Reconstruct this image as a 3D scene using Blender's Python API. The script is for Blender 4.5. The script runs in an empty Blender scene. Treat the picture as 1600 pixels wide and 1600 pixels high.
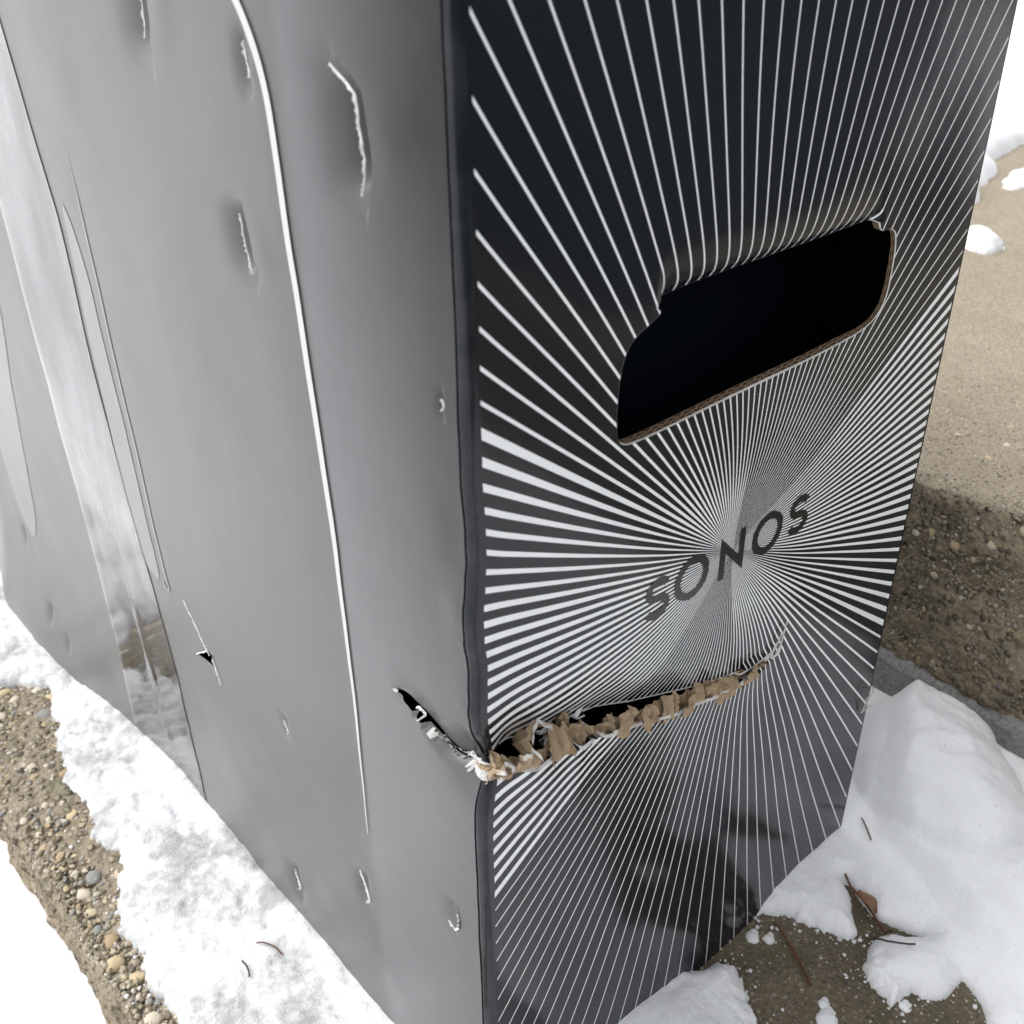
import bpy, bmesh, math, random
import numpy as np
from mathutils import Vector, Matrix, geometry

random.seed(7); rng = np.random.default_rng(7)
scene = bpy.context.scene
COL = scene.collection
R = math.radians

# ------------------------------------------------------------------ camera
CAM = np.array([-0.14337, -0.18239, 0.44393]); YAW, PITCH, ROLL = 0.71307, 0.54477, -0.012796
cd = bpy.data.cameras.new('camera'); cam = bpy.data.objects.new('camera', cd); COL.objects.link(cam)
f = Vector((math.sin(YAW)*math.cos(PITCH), math.cos(YAW)*math.cos(PITCH), -math.sin(PITCH)))
r = Vector((math.cos(YAW), -math.sin(YAW), 0)); u = r.cross(f)
r2 = math.cos(ROLL)*r + math.sin(ROLL)*u; u2 = -math.sin(ROLL)*r + math.cos(ROLL)*u
M = Matrix((r2, u2, -f)).transposed().to_4x4(); M.translation = Vector(CAM)
cam.matrix_world = M
cd.sensor_width = 36; cd.sensor_fit = 'HORIZONTAL'; cd.lens = 36*1654.4/1600
cd.clip_start = 0.01; cd.clip_end = 1000
cd.dof.use_dof = True; cd.dof.focus_distance = 0.41; cd.dof.aperture_fstop = 22
scene.camera = cam

# ------------------------------------------------------------------ light (overcast winter day)
SUN_EL, SUN_AZ = R(58), (-0.72, 0.69)          # horizontal direction towards the bright side of the sky
w = bpy.data.worlds.new('World'); scene.world = w; w.use_nodes = True
nt = w.node_tree; bg = nt.nodes['Background']
sky = nt.nodes.new('ShaderNodeTexSky'); sky.sky_type = 'NISHITA'; sky.sun_disc = False
sky.sun_elevation = SUN_EL; sky.sun_rotation = math.atan2(SUN_AZ[0], SUN_AZ[1]); sky.dust_density = 3; sky.air_density = 1.0
hs = nt.nodes.new('ShaderNodeHueSaturation'); hs.inputs['Saturation'].default_value = 0.10
nt.links.new(sky.outputs[0], hs.inputs['Color']); nt.links.new(hs.outputs[0], bg.inputs[0])
bg.inputs[1].default_value = 0.15
sl = bpy.data.lights.new('sun', 'SUN'); sl.energy = 0.6; sl.angle = R(30); sl.color = (1.0, 0.975, 0.94)
so = bpy.data.objects.new('sun', sl); COL.objects.link(so)
sd = Vector((SUN_AZ[0]*math.cos(SUN_EL), SUN_AZ[1]*math.cos(SUN_EL), math.sin(SUN_EL)))
so.rotation_euler = sd.to_track_quat('Z', 'Y').to_euler(); so.location = sd*5
scene.view_settings.view_transform = 'Standard'; scene.view_settings.look = 'None'
scene.view_settings.exposure = 0.98; scene.view_settings.gamma = 1

# ------------------------------------------------------------------ helpers
def vnoise(x, y, z=0.0, seed=0):
    x = np.asarray(x, float); y = np.asarray(y, float); z = np.asarray(z, float) + 0*x
    xi, yi, zi = np.floor(x).astype(np.int64), np.floor(y).astype(np.int64), np.floor(z).astype(np.int64)
    fx, fy, fz = x-xi, y-yi, z-zi
    fx, fy, fz = [t*t*t*(t*(6*t-15)+10) for t in (fx, fy, fz)]
    def h(a, b, c):
        n = (a*374761393 + b*668265263 + c*2147483647 + seed*974711) & 0xffffffff
        n = ((n ^ (n >> 13))*1274126177) & 0xffffffff
        n = ((n ^ (n >> 16))*2246822519) & 0xffffffff
        return ((n ^ (n >> 15)) & 0xffff)/32767.5 - 1
    def L(a, b, t): return a+(b-a)*t
    return L(L(L(h(xi, yi, zi), h(xi+1, yi, zi), fx), L(h(xi, yi+1, zi), h(xi+1, yi+1, zi), fx), fy),
             L(L(h(xi, yi, zi+1), h(xi+1, yi, zi+1), fx), L(h(xi, yi+1, zi+1), h(xi+1, yi+1, zi+1), fx), fy), fz)
def fbm(x, y, s, o=4, seed=0, z=0.0):
    t = 0; a = 1.0; n = 0
    for i in range(o):
        t = t + a*vnoise(x*s, y*s, z*s, seed+i*17); n += a; a *= .5; s *= 2.03
    return t/n
def sm(a, b, x):
    t = np.clip((np.asarray(x, float)-a)/(b-a), 0, 1); return t*t*(3-2*t)
def seg_dist(px, py, poly, closed=False):
    px = np.asarray(px, float); py = np.asarray(py, float); d = np.full(px.shape, 1e9)
    n = len(poly)
    for i in range(n if closed else n-1):
        ax, ay = poly[i]; bx, by = poly[(i+1) % n]
        vx, vy = bx-ax, by-ay; q = vx*vx+vy*vy + 1e-18
        t = np.clip(((px-ax)*vx+(py-ay)*vy)/q, 0, 1)
        d = np.minimum(d, np.hypot(px-ax-t*vx, py-ay-t*vy))
    return d
def inside(px, py, poly):
    px = np.asarray(px, float); py = np.asarray(py, float); c = np.zeros(px.shape, bool); n = len(poly)
    for i in range(n):
        ax, ay = poly[i]; bx, by = poly[(i+1) % n]
        if ay == by: continue
        k = ((ay > py) != (by > py)) & (px < (bx-ax)*(py-ay)/(by-ay)+ax); c ^= k
    return c
def sdf(px, py, poly):      # negative inside
    return np.where(inside(px, py, poly), -1, 1)*seg_dist(px, py, poly, True)
def smooth_poly(poly, it=2, closed=True):
    P = [tuple(map(float, q)) for q in poly]
    for _ in range(it):
        Q = []; n = len(P)
        for i in range(n if closed else n-1):
            a, b = P[i], P[(i+1) % n]
            Q += [(.75*a[0]+.25*b[0], .75*a[1]+.25*b[1]), (.25*a[0]+.75*b[0], .25*a[1]+.75*b[1])]
        P = Q if closed else [P[0]]+Q+[P[-1]]
    return P
def resample(P, d, closed=False):
    P = np.array(list(P)+([P[0]] if closed else []), float)
    L = np.concatenate([[0], np.cumsum(np.hypot(*np.diff(P, axis=0).T[:2]))])
    n = max(2, int(round(L[-1]/d))+1); t = np.linspace(0, L[-1], n)
    Q = np.stack([np.interp(t, L, P[:, i]) for i in range(P.shape[1])], 1)
    return Q[:-1] if closed else Q

def mesh_obj(name, verts, faces, mat, parent=None, smooth=True, kind=None, uvs=None):
    me = bpy.data.meshes.new(name)
    me.from_pydata([tuple(map(float, v)) for v in verts], [], [tuple(int(i) for i in q) for q in faces])
    if smooth: me.polygons.foreach_set('use_smooth', [True]*len(me.polygons))
    if uvs:
        li = np.empty(len(me.loops), int); me.loops.foreach_get('vertex_index', li)
        for k, a in uvs.items():
            l = me.uv_layers.new(name=k); l.data.foreach_set('uv', np.asarray(a, float)[li].ravel())
    if mat: me.materials.append(mat)
    me.update()
    o = bpy.data.objects.new(name, me); COL.objects.link(o)
    if parent: o.parent = parent
    if kind: o['kind'] = kind
    return o
def tag(o, label, cat=None, group=None, kind=None):
    o['label'] = label
    if cat: o['category'] = cat
    if group: o['group'] = group
    if kind: o['kind'] = kind
    return o
def grid_faces(nu, nv):
    i, j = np.meshgrid(np.arange(nu-1), np.arange(nv-1), indexing='ij')
    a = (i*nv+j).ravel(); return np.stack([a, a+nv, a+nv+1, a+1], 1)
def empty(name, loc=(0, 0, 0)):
    o = bpy.data.objects.new(name, None); o.location = loc; COL.objects.link(o); return o

# ------------------------------------------------------------------ node helpers
class N:
    def __init__(s, name):
        s.m = bpy.data.materials.new(name); s.m.use_nodes = True; s.t = s.m.node_tree
        s.b = s.t.nodes['Principled BSDF']; s.out = s.t.nodes['Material Output']
    def node(s, ty, **k):
        n = s.t.nodes.new(ty)
        for a, v in k.items(): setattr(n, a, v)
        return n
    def link(s, a, b): s.t.links.new(a, b)
    def put(s, sock, v):
        if isinstance(v, bpy.types.NodeSocket): s.link(v, sock)
        else: sock.default_value = v
    def math(s, op, a, b=None, c=None, clamp=False):
        n = s.node('ShaderNodeMath', operation=op); n.use_clamp = clamp
        for i, v in enumerate((a, b, c)):
            if v is not None: s.put(n.inputs[i], v)
        return n.outputs[0]
    def noise(s, scale, detail=4, rough=.55, co=None, dist=0):
        n = s.node('ShaderNodeTexNoise'); n.inputs['Scale'].default_value = scale; n.inputs['Detail'].default_value = detail
        n.inputs['Roughness'].default_value = rough; n.inputs['Distortion'].default_value = dist
        if co is not None: s.link(co, n.inputs['Vector'])
        return n.outputs['Fac']
    def voro(s, scale, co=None, feature='F1', out='Distance'):
        n = s.node('ShaderNodeTexVoronoi', feature=feature); n.inputs['Scale'].default_value = scale
        if co is not None: s.link(co, n.inputs['Vector'])
        return n.outputs[out]
    def ramp(s, fac, stops, interp='LINEAR'):
        n = s.node('ShaderNodeValToRGB'); e = n.color_ramp.elements; n.color_ramp.interpolation = interp
        while len(e) < len(stops): e.new(.5)
        for q, (p, c) in zip(e, stops):
            q.position = p; q.color = tuple(c)+(1,) if len(c) == 3 else c
        s.put(n.inputs[0], fac); return n.outputs[0]
    def mix(s, fac, a, b, mode='MIX'):
        n = s.node('ShaderNodeMix', data_type='RGBA', blend_type=mode)
        s.put(n.inputs[0], fac)
        for i, v in ((6, a), (7, b)):
            if isinstance(v, tuple) and len(v) == 3: v = v+(1,)
            s.put(n.inputs[i], v)
        return n.outputs[2]
    def bump(s, h, strength=.3, dist=.002, normal=None):
        n = s.node('ShaderNodeBump'); n.inputs['Strength'].default_value = strength; n.inputs['Distance'].default_value = dist
        s.link(h, n.inputs['Height'])
        if normal is not None: s.link(normal, n.inputs['Normal'])
        return n.outputs[0]
    def sep(s, v):
        n = s.node('ShaderNodeSeparateXYZ'); s.link(v, n.inputs[0]); return n.outputs
    def co(s, which='Object'): return s.node('ShaderNodeTexCoord').outputs[which]
    def uv(s, name): return s.node('ShaderNodeUVMap', uv_map=name).outputs[0]
    def set(s, color=None, rough=None, normal=None, spec=None, metal=None, coat=None, coat_rough=None):
        for k, v in (('Base Color', color), ('Roughness', rough), ('Normal', normal), ('Specular IOR Level', spec), ('Metallic', metal), ('Coat Weight', coat), ('Coat Roughness', coat_rough)):
            if v is None: continue
            if isinstance(v, tuple) and len(v) == 3: v = v+(1,)
            s.put(s.b.inputs[k], v)
        return s.m

# ------------------------------------------------------------------ materials
def m_front():
    n = N('printed_black_card')
    x, y, _ = n.sep(n.uv('print')); s_, z_, _ = n.sep(n.uv('face'))
    rr = n.math('SQRT', n.math('ADD', n.math('MULTIPLY', x, x), n.math('MULTIPLY', y, y)))
    k = n.math('DIVIDE', n.math('SUBTRACT', n.math('ARCTAN2', y, x), R(122.5)), R(2.5))
    kc = n.math('FLOOR', n.math('ADD', k, .5))
    fr = n.math('ABSOLUTE', n.math('SUBTRACT', k, kc))
    pos = n.math('DIVIDE', n.math('FLOORED_MODULO', n.math('ADD', kc, -8+.01), 72), 72)
    q = 1/72
    duty = n.ramp(pos, [(0, (.42,)*3), (1*q, (.38,)*3), (3*q, (.33,)*3), (5.5*q, (.29,)*3), (7*q, (.34,)*3), (9*q, (.45,)*3), (18*q, (.46,)*3), (29.3*q, (.40,)*3), (29.6*q, (.27,)*3), (51.4*q, (.24,)*3), (51.6*q, (.5,)*3), (71*q, (.5,)*3)])
    wid = n.ramp(pos, [(0, (1, 1, 1)), (29.3*q, (1, 1, 1)), (29.6*q, (.15,)*3), (51*q, (.135,)*3), (60*q, (.155,)*3), (71*q, (.25,)*3)])
    half_w = n.math('MULTIPLY', wid, .004*.5)
    half_d = n.math('MULTIPLY', n.math('MULTIPLY', duty, rr), R(2.5)*.5)
    half = n.math('MINIMUM', half_w, half_d)
    dist = n.math('MULTIPLY', n.math('MULTIPLY', fr, rr), R(2.5))
    m = n.math('LESS_THAN', dist, half)
    m = n.math('MULTIPLY', m, n.math('GREATER_THAN', s_, .0047)); m = n.math('MULTIPLY', m, n.math('LESS_THAN', s_, .2388))
    co = n.uv('face')
    scuff = n.noise(9, 5, .6, co)
    black = n.mix(scuff, (.0075, .0098, .0138), (.0100, .0124, .0166))
    edge = n.math('MULTIPLY', n.math('LESS_THAN', s_, .0035), n.ramp(n.noise(60, 4, .7, co), [(.45, (0, 0, 0)), (.75, (.5, .5, .5))]))
    black = n.mix(edge, black, (.045, .047, .05))
    colr = n.mix(m, black, (.88, .89, .89))
    b = n.bump(n.noise(25, 3, .5, co), .05, .004)
    b = n.bump(n.noise(900, 2, .5, co), .02, .0004, b)
    rough = n.math('ADD', n.math('MULTIPLY', n.noise(14, 4, .6, co), .10), .10)
    return n.set(colr, rough, b, .34)
def m_side():
    n = N('printed_grey_card'); co = n.uv('face'); y, z, _ = n.sep(co)
    # flat print: product picture left of the white line, cooler backdrop right of it
    g1 = n.ramp(y, [(.0, (.085, .084, .087)), (.03, (.125, .125, .131)), (.070, (.150, .150, .158)), (.0705, (.100, .100, .096)), (.11, (.120, .120, .116)), (.20, (.150, .150, .146)), (.5, (.18, .18, .178))])
    dark_refl = n.math('MULTIPLY', n.math('SUBTRACT', 1, n.math('DIVIDE', y, .085), clamp=True), n.math('MULTIPLY', n.math('SUBTRACT', z, .17, clamp=True), 4.5, clamp=True))  # reflection of dark surroundings painted into the colour near the upper corner
    dark_refl = n.math('MULTIPLY', dark_refl, n.math('ADD', .75, n.math('MULTIPLY', n.noise(16, 4, .6, co), .5)), clamp=True)
    g = n.mix(dark_refl, g1, (.010, .0095, .0095))
    low = n.math('MULTIPLY', n.math('SUBTRACT', 1, n.math('DIVIDE', z, .16), clamp=True), .38)  # soft dark reflection of the concrete painted in towards the bottom
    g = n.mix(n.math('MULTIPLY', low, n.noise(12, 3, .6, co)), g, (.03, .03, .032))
    bl = n.noise(5, 4, .6, co)
    g = n.mix(n.math('MULTIPLY', bl, .2), g, (.13, .13, .13))
    # tiny scuffs
    sc = n.ramp(n.noise(140, 6, .75, co), [(.735, (0, 0, 0)), (.78, (1, 1, 1))])
    g = n.mix(n.math('MULTIPLY', sc, .35), g, (.7, .7, .7))
    b = n.bump(n.noise(22, 3, .5, co), .08, .004)
    b = n.bump(n.math('SINE', n.math('MULTIPLY', y, 2*math.pi/.0072)), .010, .0004, b)
    b = n.bump(n.noise(700, 2, .5, co), .03, .0004, b)
    return n.set(g, n.math('ADD', n.math('MULTIPLY', n.noise(11, 4, .6, co), .14), .25), b, n.math('SUBTRACT', .36, n.math('MULTIPLY', dark_refl, .24)))  # gloss also lowered where the dark reflection is painted
def m_simple(name, c, rough=.6, noise_scale=None, c2=None, spec=.5, bump=None, coat=None):
    n = N(name); col = c
    if c2: col = n.mix(n.ramp(n.noise(noise_scale, 5, .6, n.co()), [(.35, (0, 0, 0)), (.65, (1, 1, 1))]), c, c2)
    nb = n.bump(n.noise(bump[0], 4, .6, n.co()), bump[1], bump[2]) if bump else None
    return n.set(col, rough, nb, spec, coat=coat)
def m_snow(name, icy=0.0, spk=.3, alb=1.0):
    n = N(name); co = n.co()
    a = n.noise(38, 6, .62, co); b_ = n.noise(170, 5, .7, co)
    base = n.mix(a, tuple(alb*q for q in (.86, .87, .885)), tuple(alb*q for q in (.80, .81, .83)))
    if icy:
        t = n.ramp(n.math('ADD', n.math('MULTIPLY', n.noise(30, 5, .6, co), .62), n.math('MULTIPLY', b_, .38)), [(.455, (0, 0, 0)), (.60, (icy,)*3)])
        base = n.mix(t, base, (.33, .335, .34))
    dirt = n.ramp(n.noise(330, 3, .6, co), [(.70, (0, 0, 0)), (.76, (spk,)*3)])
    base = n.mix(dirt, base, (.16, .13, .09))
    b = n.bump(b_, .5, .003); b = n.bump(n.noise(1100, 3, .65, co), .6, .0007, b)
    n.set(base, .55, b, .4)
    n.b.inputs['Subsurface Weight'].default_value = .35; n.b.inputs['Subsurface Radius'].default_value = (.006, .0065, .007); n.b.inputs['Subsurface Scale'].default_value = 1.0
    return n.m
def m_concrete(name, stops, damp=None, moss=0.0, peb=(220, 90), bump=.6, dark=0.0, grain=.8, discs=.5):
    n = N(name); co = n.co()
    a = n.noise(18, 6, .65, co); fine = n.noise(420, 4, .7, co)
    c = n.ramp(n.math('ADD', n.math('MULTIPLY', a, .5), n.math('MULTIPLY', fine, .5)), [(.30+.4*i/(len(stops)-1), q) for i, q in enumerate(stops)])
    # fine sand grains of many colours
    g = n.voro(peb[0], co, out='Color'); gd = n.voro(peb[0], co)
    hue = n.ramp(n.sep(g)[0], [(0, (.10, .085, .065)), (.3, (.30, .24, .16)), (.55, (.46, .38, .27)), (.8, (.62, .56, .46)), (.95, (.20, .20, .21)), (1, (.75, .72, .66))], 'CONSTANT')
    pm = n.ramp(gd, [(.30, (1, 1, 1)), (.52, (0, 0, 0))])
    pm = n.math('MULTIPLY', pm, n.ramp(n.sep(g)[1], [(.35, (0, 0, 0)), (.5, (grain,)*3)]))
    if dark: hue = n.mix(dark, hue, (.05, .04, .03))
    c = n.mix(pm, c, hue)
    g2 = n.voro(peb[1], co, out='Color'); gd2 = n.voro(peb[1], co)
    pm2 = n.math('MULTIPLY', n.ramp(gd2, [(.26, (1, 1, 1)), (.36, (0, 0, 0))]), n.math('GREATER_THAN', n.sep(g2)[2], .78))
    spk = n.ramp(n.noise(1100, 2, .5, co), [(.66, (0, 0, 0)), (.72, (.8, .8, .8))]); c = n.mix(spk, c, (.50, .46, .40))
    spd = n.ramp(n.noise(760, 3, .5, co), [(.34, (.6, .6, .6)), (.42, (0, 0, 0))]); c = n.mix(spd, c, (.04, .032, .024))
    c = n.mix(n.math('MULTIPLY', pm2, discs), c, n.ramp(n.sep(g2)[0], [(0, (.22, .17, .11)), (.4, (.5, .44, .36)), (.8, (.33, .33, .33))], 'CONSTANT'))
    if moss:
        mm = n.math('MULTIPLY', n.ramp(n.noise(26, 5, .65, co), [(.50, (0, 0, 0)), (.66, (moss,)*3)]), n.ramp(fine, [(.35, (.2, .2, .2)), (.6, (1, 1, 1))]))
        c = n.mix(mm, c, (.075, .08, .025))
    if damp:
        c = n.mix(n.math('MULTIPLY', n.ramp(n.noise(7, 4, .6, co), [(.40, (0, 0, 0)), (.62, (1, 1, 1))]), damp), c, (.06, .05, .038))
    h = n.math('ADD', n.math('MULTIPLY', fine, .6), n.math('SUBTRACT', pm, gd))
    b = n.bump(h, bump, .0016); b = n.bump(n.noise(60, 5, .6, co), .4, .004, b)
    return n.set(c, .82, b, .35)
def m_pebble():
    n = N('pebble'); co = n.co(); rnd = n.node('ShaderNodeObjectInfo').outputs['Random']
    c = n.ramp(rnd, [(0, (.52, .44, .31)), (.18, (.38, .28, .16)), (.34, (.62, .56, .46)), (.52, (.22, .24, .25)), (.6, (.55, .45, .28)), (.74, (.44, .34, .22)), (.86, (.30, .26, .22)), (.95, (.15, .165, .19))], 'CONSTANT')
    c = n.mix(n.math('MULTIPLY', n.noise(300, 5, .7, co), .45), c, (.34, .27, .18))
    return n.set(c, .7, n.bump(n.noise(500, 4, .6, co), .3, .0006), .4)
def m_gravel():
    n = N('gravel_mix'); co = n.co(); g = n.node('ShaderNodeNewGeometry').outputs['Random Per Island']
    c = n.ramp(g, [(0, (.38, .32, .23)), (.25, (.29, .24, .17)), (.5, (.45, .40, .31)), (.68, (.17, .145, .11)), (.78, (.32, .31, .28)), (.9, (.54, .50, .44))], 'CONSTANT')
    c = n.mix(n.math('MULTIPLY', n.noise(400, 4, .7, co), .4), c, (.20, .165, .12))
    c = n.mix(n.ramp(n.noise(28, 4, .6, co), [(.56, (0, 0, 0)), (.68, (.6, .6, .6))]), c, (.07, .065, .03))
    return n.set(c, .8, None, .3)
def m_rim():
    n = N('corrugated_edge'); u_, v_, _ = n.sep(n.uv('rim'))
    ph = n.math('PINGPONG', n.math('DIVIDE', u_, .0036), 1.0)
    tri = n.math('ABSOLUTE', n.math('SUBTRACT', n.math('FRACT', n.math('MULTIPLY', v_, 2.0)), ph))
    line = n.math('LESS_THAN', tri, .22)
    lin2 = n.math('LESS_THAN', n.math('ABSOLUTE', n.math('SUBTRACT', n.math('FRACT', n.math('ADD', n.math('MULTIPLY', v_, 2.0), .5)), .5)), .12)
    m = n.math('MAXIMUM', line, lin2)
    c = n.mix(m, (.035, .022, .013), (.22, .15, .095))
    return n.set(c, .85, n.bump(m, .5, .0008), .2)
def m_core():
    n = N('torn_brown_cardboard'); co = n.co()
    c = n.mix(n.noise(160, 6, .7, co), (.44, .335, .225), (.31, .225, .14))
    c = n.mix(n.ramp(n.noise(600, 4, .7, co), [(.6, (0, 0, 0)), (.75, (.6, .6, .6))]), c, (.55, .46, .35))
    return n.set(c, .9, n.bump(n.noise(700, 5, .7, co), .5, .001), .15)
def m_tape():
    n = N('clear_packing_tape'); co = n.uv('face'); y, z, _ = n.sep(co)
    n.t.nodes.remove(n.b)
    st = n.node('ShaderNodeMapping'); st.inputs['Scale'].default_value = (260, 18, 1); n.link(co, st.inputs[0])
    b = n.bump(n.noise(1, 4, .6, st.outputs[0]), .025, .002)
    b = n.bump(n.noise(45, 3, .5, co), .012, .003, b)
    gl = n.node('ShaderNodeBsdfGlossy'); gl.inputs['Roughness'].default_value = .045; n.link(b, gl.inputs['Normal']); gl.inputs['Color'].default_value = (1, 1, 1, 1)
    tr = n.node('ShaderNodeBsdfTransparent'); tr.inputs[0].default_value = (.94, .94, .94, 1)
    fz = n.node('ShaderNodeFresnel'); fz.inputs[0].default_value = 2.9
    mx = n.node('ShaderNodeMixShader'); n.link(fz.outputs[0], mx.inputs[0]); n.link(tr.outputs[0], mx.inputs[1]); n.link(gl.outputs[0], mx.inputs[2])
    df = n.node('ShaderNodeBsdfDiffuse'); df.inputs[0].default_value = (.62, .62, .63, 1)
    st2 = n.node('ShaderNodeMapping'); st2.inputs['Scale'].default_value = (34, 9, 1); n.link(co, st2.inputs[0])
    refl_mottle = n.ramp(n.noise(1, 5, .65, st2.outputs[0]), [(.36, (.04,)*3), (.66, (.42,)*3)]); refl_mottle = n.math('MULTIPLY', refl_mottle, n.math('MULTIPLY', n.math('SUBTRACT', z, .07, clamp=True), 9, clamp=True))  # mottled white reflection of the snow painted on as a diffuse layer
    m2 = n.node('ShaderNodeMixShader'); n.link(refl_mottle, m2.inputs[0]); n.link(mx.outputs[0], m2.inputs[1]); n.link(df.outputs[0], m2.inputs[2])
    n.link(m2.outputs[0], n.out.inputs[0]); return n.m

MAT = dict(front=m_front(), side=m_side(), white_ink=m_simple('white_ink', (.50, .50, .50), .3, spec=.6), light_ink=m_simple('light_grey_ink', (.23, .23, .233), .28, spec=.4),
    black_ink=m_simple('black_ink', (.0075, .0090, .0120), .2), paper=m_simple('torn_white_paper', (.66, .65, .63), .9, 300, (.50, .48, .45)),
    core=m_core(), rim=m_rim(), tape=m_tape(), liner=m_simple('black_inner_liner', (.003, .006, .012), .9, spec=.1),
    snow=m_snow('trodden_snow', .9, .35, .86), snow_r=m_snow('fresh_snow', .0, .6, 1.06), snow_far=m_snow('snow_field', .0, .1),
    tread=m_concrete('mossy_damp_concrete', [(.085, .068, .043), (.145, .118, .078), (.21, .175, .12)], damp=.35, moss=.8, dark=.2, bump=.4, grain=.45, discs=.0, peb=(420, 90)),
    agg=m_concrete('exposed_aggregate_concrete', [(.15, .125, .09), (.28, .238, .175), (.39, .34, .265)], moss=.55, bump=1.3, peb=(210, 95), discs=.75),
    riser=m_concrete('brown_riser_concrete', [(.13, .106, .07), (.31, .255, .175), (.50, .42, .30)], damp=.3, moss=.65, dark=.1, bump=1.2, discs=.25),
    top=m_concrete('tan_landing_concrete', [(.255, .213, .153), (.31, .263, .197), (.37, .322, .25)], bump=.35, peb=(520, 190), grain=.55, discs=.1),
    mortar=m_concrete('grey_mortar', [(.12, .122, .12), (.26, .262, .258), (.36, .362, .357)], bump=.3, peb=(300, 140), grain=.25, discs=0),
    pebble=m_pebble(), gravel=m_gravel(), needle=m_simple('dry_pine_needle', (.16, .055, .018), .5, 90, (.08, .03, .012)),
    dark_needle=m_simple('dark_needle', (.035, .022, .014), .6), leaf=m_simple('dead_leaf', (.20, .11, .06), .7, 60, (.30, .19, .12)))

# ================================================================== STRUCTURE
W, D, H = 0.24, 0.56, 0.52
STEP_X0, RISER_X, RISE = -0.083, 0.376, 0.147

def axis(parts):       # nonuniform sample positions: list of (start, end, step)
    out = []
    for a, b, s in parts: out += list(np.arange(a, b-1e-9, s))
    out.append(parts[-1][1]); return np.array(out)

# snow field on the ground below and round the steps
gx = axis([(-400, -20, 95), (-20, -1, 1.9), (-1, -.08, .02), (-.08, .5, .29), (.5, 400, 80)]); gy = axis([(-400, -20, 95), (-20, -1, 1.9), (-1, 1.5, .02), (1.5, 20, 1.85), (20, 400, 95)])
X, Y = np.meshgrid(gx, gy, indexing='ij')
Z = -0.115 + .03*fbm(X, Y, 3, 4, 3)*sm(30, 3, np.hypot(X, Y)) + .045*sm(-.30, -.09, X)*sm(-6, 0, -np.abs(X))*(1+.35*fbm(X, Y, 14, 3, 5))
Z = np.where(X > .0, -.16, Z)
g = mesh_obj('snow_ground', np.stack([X, Y, Z], -1).reshape(-1, 3), grid_faces(len(gx), len(gy)), MAT['snow_far'], kind='structure')
tag(g, 'open snow-covered ground below and around the concrete steps')

# lower step: profile swept along y (top, worn nose, face)
sx = axis([(RISER_X+.002, .25, -.02), (.25, .09, -.0025), (.09, -.03, -.012), (-.03, -.076, -.0012)])
prof = [(x, 0.0) for x in sx] + [(-.0785, -.0006), (-.0805, -.002), (-.082, -.004), (-.083, -.0065)] + [(-.0835, z) for z in np.arange(-.009, -.05, -.0015)] + [(-.0835, -.07), (-.0835, -.15), (-.0835, -.3)]
prof = np.array(prof); py = axis([(-1.6, -.14, .06), (-.14, .02, .0025), (.02, .12, .01), (.12, .46, .0016), (.46, .7, .02), (.7, 4.0, .2)])
PX, PY = np.meshgrid(prof[:, 0], py, indexing='ij'); PZ = np.repeat(prof[:, 1][:, None], len(py), 1)
aggm = sm(-.02, -.045, PX)
bmp = (.0030*fbm(PX, PY, 55, 4, 21, PZ) + .0022*np.maximum(0, fbm(PX, PY, 190, 3, 31, PZ)))*aggm + .0008*fbm(PX, PY, 90, 4, 41)*(1-aggm)
side = sm(-.0785, -.083, PX)
edge_w = .007*fbm(PY, PZ*0, 22, 3, 61)*sm(-.066, -.083, PX)
VX = PX - bmp*side*1.6 + edge_w; VZ = PZ + bmp*(1-side) - .006*np.maximum(0, fbm(PX, PY, 30, 3, 77))*sm(-.055, -.08, PX)*(1-side)
lower = mesh_obj('lower_step', np.stack([VX, PY, VZ], -1).reshape(-1, 3), grid_faces(len(prof), len(py))[:, ::-1], MAT['tread'], kind='structure')
lower.data.materials.append(MAT['agg']); lower.data.materials.append(MAT['riser'])
mi = ((aggm[:-1, :-1] > .5).astype(np.int32) + (PZ[:-1, :-1] < -.005+.003*fbm(PY[:-1, :-1], PZ[:-1, :-1], 60, 3, 3))).ravel().astype(np.int32); lower.data.polygons.foreach_set('material_index', mi)
tag(lower, 'lower concrete step with worn nose of exposed pebbles')

# upper step: riser + landing
ztop = RISE
prof = [(RISER_X, z) for z in np.arange(-.15, 0, .03)] + [(RISER_X, z) for z in np.arange(0, ztop-.004, .0022)] + [(RISER_X+.0007, ztop-.0022), (RISER_X+.002, ztop-.0007), (RISER_X+.004, ztop)] + [(x, ztop) for x in axis([(RISER_X+.007, .55, .003), (.55, 1.3, .012), (1.3, 3.0, .2)])]
prof = np.array(prof); py = axis([(-1.6, -.1, .05), (-.1, .14, .0022), (.14, .5, .008), (.5, 4.0, .1)])
PX, PY = np.meshgrid(prof[:, 0], py, indexing='ij'); PZ = np.repeat(prof[:, 1][:, None], len(py), 1)
vert = sm(RISER_X+.006, RISER_X+.001, PX)
b1 = .0055*fbm(PY, PZ, 40, 4, 5) + .0034*np.maximum(0, fbm(PY, PZ, 160, 3, 15)) - .006*np.maximum(0, fbm(PY, PZ, 24, 3, 25)-.35)
VX = PX - b1*vert + .004*vert*fbm(PY, PZ*0, 15, 3, 9)*sm(.11, .147, PZ)
VZ = PZ + .0009*fbm(PX, PY, 60, 4, 35)*(1-vert) - .006*np.maximum(0, fbm(PX, PY, 55, 3, 45)-.05)*sm(RISER_X+.016, RISER_X+.001, PX)*(PZ > ztop-.012)
upper = mesh_obj('upper_step', np.stack([VX, PY, VZ], -1).reshape(-1, 3), grid_faces(len(prof), len(py))[:, ::-1], MAT['riser'], kind='structure')
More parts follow.
